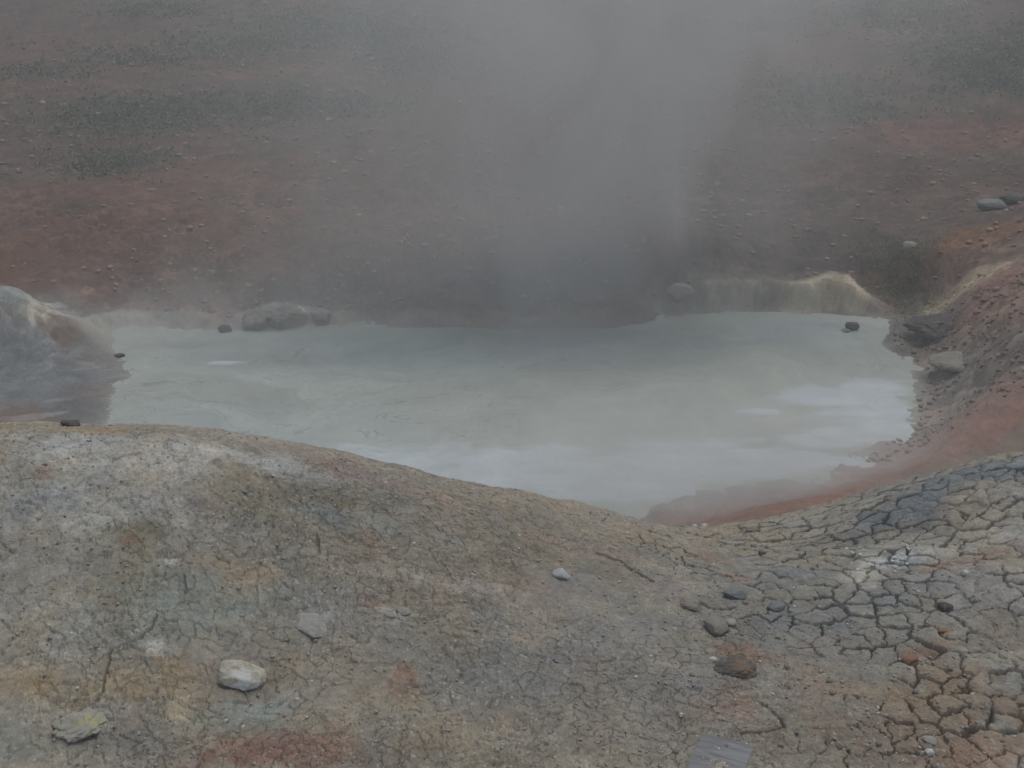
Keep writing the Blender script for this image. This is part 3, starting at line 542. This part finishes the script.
# low scrub and moss on the hillside
def scrub():
    r_ = np.random.default_rng(9); V, Fs = [], []
    for px, py, rx, ry, n_ in [(350,28,100,16,500),(430,60,50,10,160),(150,110,75,14,420),(115,158,40,9,160),(300,104,75,8,260),(160,8,45,5,140),(145,57,50,4,110),(30,70,45,5,80),(990,58,45,20,420),(820,98,55,16,260),(730,30,55,9,140),(890,10,55,8,160),(1010,84,30,4,80),(905,270,22,20,500),(260,45,110,6,180)]:
        for k in range(n_):
            g_ = r_.normal(0, .8, 2)
            q = (px + g_[0] * rx, max(-25, py + g_[1] * ry)); u = ray(*q)
            # walk out to the slope analytically (hillside only)
            t = np.arange(12, 60, .15); zz = CZ + u[2] * t; hh = tps(u[0] * t, u[1] * t); i = int(np.argmax(zz < hh + .05))
            x, y = u[0] * t[i] + r_.normal(0, .12), u[1] * t[i] + r_.normal(0, .25); z = gz(x, y)
            hgt = r_.uniform(.05, .16); w = r_.uniform(.08, .22)
            for l in range(14):
                an, rd = r_.uniform(0, 6.28), w * math.sqrt(r_.random()); cx, cy, cz = x + rd * math.cos(an), y + rd * math.sin(an), z + hgt * r_.random() * (1 - (rd / w) ** 2 * .7)
                L = r_.uniform(.02, .05) * min(1.2, y / 24) * (.6 if y < 16 else 1); d1 = r_.normal(0, 1, 3); d1 /= np.linalg.norm(d1); d2 = np.cross(d1, r_.normal(0, 1, 3)); d2 /= np.linalg.norm(d2) + 1e-6
                b = len(V); c0 = np.array([cx, cy, cz]); V += [c0 - d1 * L, c0 + d2 * L * .45, c0 + d1 * L, c0 - d2 * L * .45]; Fs.append((b, b + 1, b + 2, b + 3))
    me = bpy.data.meshes.new('low_scrub'); me.from_pydata([tuple(v) for v in V], [], Fs); me.materials.append(soil_mat('moss_green', [(.11,.12,.085), (.15,.17,.115), (.21,.23,.155)], 3.))
    o = bpy.data.objects.new('low_scrub', me); COL.objects.link(o); tag(o, kind='stuff')
scrub()

# ------------------------------------------------------------------ weathered board end
def board():
    m, nt = newmat('weathered_wood'); L = nt.links.new
    out = N(nt, 'ShaderNodeOutputMaterial'); bs = N(nt, 'ShaderNodeBsdfPrincipled'); L(bs.outputs[0], out.inputs[0])
    tc = N(nt, 'ShaderNodeTexCoord'); mp = N(nt, 'ShaderNodeMapping'); mp.inputs['Scale'].default_value = (7, 45, 45); L(tc.outputs['Object'], mp.inputs[0])
    n1 = N(nt, 'ShaderNodeTexNoise', Scale=1., Detail=6., Roughness=.65); L(mp.outputs[0], n1.inputs['Vector'])
    cr = N(nt, 'ShaderNodeValToRGB'); L(n1.outputs[0], cr.inputs[0]); e = cr.color_ramp.elements; e[0].position = .32; e[0].color = (.10,.10,.105,1); e[1].position = .62; e[1].color = (.225,.225,.235,1)
    L(cr.outputs[0], bs.inputs['Base Color']); bs.inputs['Roughness'].default_value = .85
    bp = N(nt, 'ShaderNodeBump', Strength=.25, Distance=.002); L(n1.outputs[0], bp.inputs['Height']); L(bp.outputs[0], bs.inputs['Normal'])
    a = hit(705, 741); b = hit(751, 751); c = hit(687, 768)
    A_, B_, C_ = np.array(a), np.array(b), np.array(c)
    e1 = B_ - A_; wdt = np.hypot(e1[0], e1[1]) * 1.15; ang = math.atan2(e1[1], e1[0])
    bm = bmesh.new(); bmesh.ops.create_cube(bm, size=1)
    ln, th_ = .42, .035
    for v in bm.verts: v.co = Vector((v.co.x * wdt, (v.co.y - .5) * ln, v.co.z * th_))
    bmesh.ops.bevel(bm, geom=bm.edges[:], offset=.003, segments=2, affect='EDGES')
    bmesh.ops.subdivide_edges(bm, edges=[e_ for e_ in bm.edges if e_.calc_length() > .08], cuts=10, use_grid_fill=True)
    P = np.array([v.co[:] for v in bm.verts]); nz = fbm(P[:, 0] * 30, P[:, 1] * 9, 401, 3)
    for v, k in zip(bm.verts, nz): v.co += Vector((.0025 * k, .004 * k, .0015 * k))
    me = bpy.data.meshes.new('board'); bm.to_mesh(me); bm.free(); me.materials.append(m)
    o = bpy.data.objects.new('board', me); COL.objects.link(o)
    ang = R(-25); mid = (A_ + B_) / 2; o.location = (mid[0], mid[1], mid[2] + .010)
    o.rotation_euler = (R(-1.5), R(-2), ang)
    tag(o, 'end of a weathered grey wooden board lying on the cracked mud', 'board')
board()

# ------------------------------------------------------------------ steam and haze
def vol_box(name, lo, hi):
    bm = bmesh.new(); bmesh.ops.create_cube(bm, size=1)
    for v in bm.verts: v.co = Vector([(lo[i] + hi[i]) / 2 + v.co[i] * (hi[i] - lo[i]) for i in range(3)])
    me = bpy.data.meshes.new(name); bm.to_mesh(me); bm.free(); o = bpy.data.objects.new(name, me); COL.objects.link(o); return o
class E:                                               # tiny expression builder for math nodes
    def __init__(s, nt, v): s.nt, s.v = nt, v
    def op(s, o, *b):
        nd = s.nt.nodes.new('ShaderNodeMath'); nd.operation = o
        for i, q in enumerate((s,) + b):
            if isinstance(q, E): s.nt.links.new(q.v, nd.inputs[i])
            else: nd.inputs[i].default_value = q
        return E(s.nt, nd.outputs[0])
    def __add__(s, b): return s.op('ADD', b)
    def __sub__(s, b): return s.op('SUBTRACT', b)
    def __mul__(s, b): return s.op('MULTIPLY', b)
    def __truediv__(s, b): return s.op('DIVIDE', b)
    def sq(s): return s.op('MULTIPLY', s)
    def expn(s): return (s * -1.).op('EXPONENT')
    def mx(s, b): return s.op('MAXIMUM', b)
    def mn(s, b): return s.op('MINIMUM', b)
STEAM_COL = (.96, .955, .935)
m, nt = newmat('steam_vapour'); out = N(nt, 'ShaderNodeOutputMaterial'); pv = N(nt, 'ShaderNodeVolumePrincipled'); nt.links.new(pv.outputs[0], out.inputs['Volume'])
pv.inputs['Color'].default_value = (*STEAM_COL, 1); pv.inputs['Anisotropy'].default_value = .0
tc = N(nt, 'ShaderNodeTexCoord'); sx = N(nt, 'ShaderNodeSeparateXYZ'); nt.links.new(tc.outputs['Object'], sx.inputs[0])
x, y, z = (E(nt, sx.outputs[i]) for i in range(3))
mp = N(nt, 'ShaderNodeMapping'); mp.inputs['Scale'].default_value = (.75, .6, .45); nt.links.new(tc.outputs['Object'], mp.inputs[0])
nz = N(nt, 'ShaderNodeTexNoise', Scale=1.0, Detail=3.5, Roughness=.55, Distortion=1.3); nt.links.new(mp.outputs[0], nz.inputs['Vector']); nz = E(nt, nz.outputs[0])
mod = ((nz - .27) * 2.8).mx(.0)
zc = z.mx(0.)
xc = zc * .34 + .25 + ((nz - .5) * 1.8)
core = ((x - xc) / (zc * .30 + .8)).sq() + ((y - 14.3) / (zc * .1 + .75)).sq()
veil = ((x - (zc * .26 + .0)) / (zc * .35 + 2.5)).sq() + ((y - 14.4) / 1.2).sq()
lowm = (z / .28).mx(0.).expn() * (((x + .1) / 4.6).sq() + ((y - 11.4) / 2.6).sq()).sq().expn()
back = (z / .55).mx(0.).expn() * ((((x + .6) / 3.6).sq()).sq() + ((y - 14.0) / .7).sq()).expn()
left = (z / .25).mx(0.).expn() * (((x + 4.2) / 1.7).sq() + ((y - 13.9) / .9).sq()).expn()
near = (z / .35).mx(0.).expn() * (((x - 1.9) / 2.1).sq() + ((y - 9.2) / .9).sq()).expn()
dens = core.expn() * .80 * mod * ((zc * .9) + .35).mn(1.) + veil.expn() * .42 * (mod * .6 + .4) + lowm * .10 * mod + back * .6 * (mod * .6 + .4) + left * 1.5 * mod + near * 2.2 * (mod * .5 + .5)
top = ((z * -1.) + 6.1).mx(0.).mn(1.)
nt.links.new((dens * top).v, pv.inputs['Density'])
st = vol_box('steam', (-6.8, 7.6, -.2), (6.8, 17.2, 6.2)); st.data.materials.append(m); tag(st, kind='stuff')
m, nt = newmat('damp_air'); out = N(nt, 'ShaderNodeOutputMaterial'); pv = N(nt, 'ShaderNodeVolumePrincipled'); nt.links.new(pv.outputs[0], out.inputs['Volume'])
pv.inputs['Color'].default_value = (.92, .93, .93, 1); pv.inputs['Density'].default_value = .009; pv.inputs['Anisotropy'].default_value = .0
hz = vol_box('haze', (-300, -300, float(Z.min()) - 1), (300, 300, max(float(Z.max()) + 2, 9))); hz.data.materials.append(m); tag(hz, kind='stuff')

# ------------------------------------------------------------------ light: overcast
w = bpy.data.worlds.new('World'); S.world = w; w.use_nodes = True; nt = w.node_tree
bg = nt.nodes['Background']; sk = nt.nodes.new('ShaderNodeTexSky'); sk.sky_type = 'NISHITA'; sk.sun_disc = False
SE, SR = 72, 40
sk.sun_elevation = R(SE); sk.sun_rotation = R(SR); sk.air_density = .7; sk.dust_density = 3.0; sk.ozone_density = .6
hs = nt.nodes.new('ShaderNodeHueSaturation'); hs.inputs['Saturation'].default_value = .68; nt.links.new(sk.outputs[0], hs.inputs['Color'])
gm = nt.nodes.new('ShaderNodeVectorMath'); gm.operation = 'MULTIPLY'; gm.inputs[1].default_value = (.99, 1.03, 1.0); nt.links.new(hs.outputs[0], gm.inputs[0])   # an overcast sky is nearly neutral
nt.links.new(gm.outputs[0], bg.inputs[0]); bg.inputs[1].default_value = .14
su = bpy.data.lights.new('sun', 'SUN'); su.energy = .7; su.angle = R(40); su.color = (1, .97, .90); so = bpy.data.objects.new('sun', su); COL.objects.link(so)
dv = Vector((math.sin(R(SR)) * math.cos(R(SE)), math.cos(R(SR)) * math.cos(R(SE)), math.sin(R(SE))))
so.rotation_euler = dv.to_track_quat('Z', 'Y').to_euler(); so.location = dv * 50
v = S.view_settings; v.view_transform = 'Standard'; v.look = 'None'; v.gamma = 1; v.exposure = -.10; print('zrange', Z.min(), Z.max())
S.render.engine = 'CYCLES'; S.cycles.volume_step_rate = 3.3; S.cycles.volume_max_steps = 64; S.cycles.volume_bounces = 1
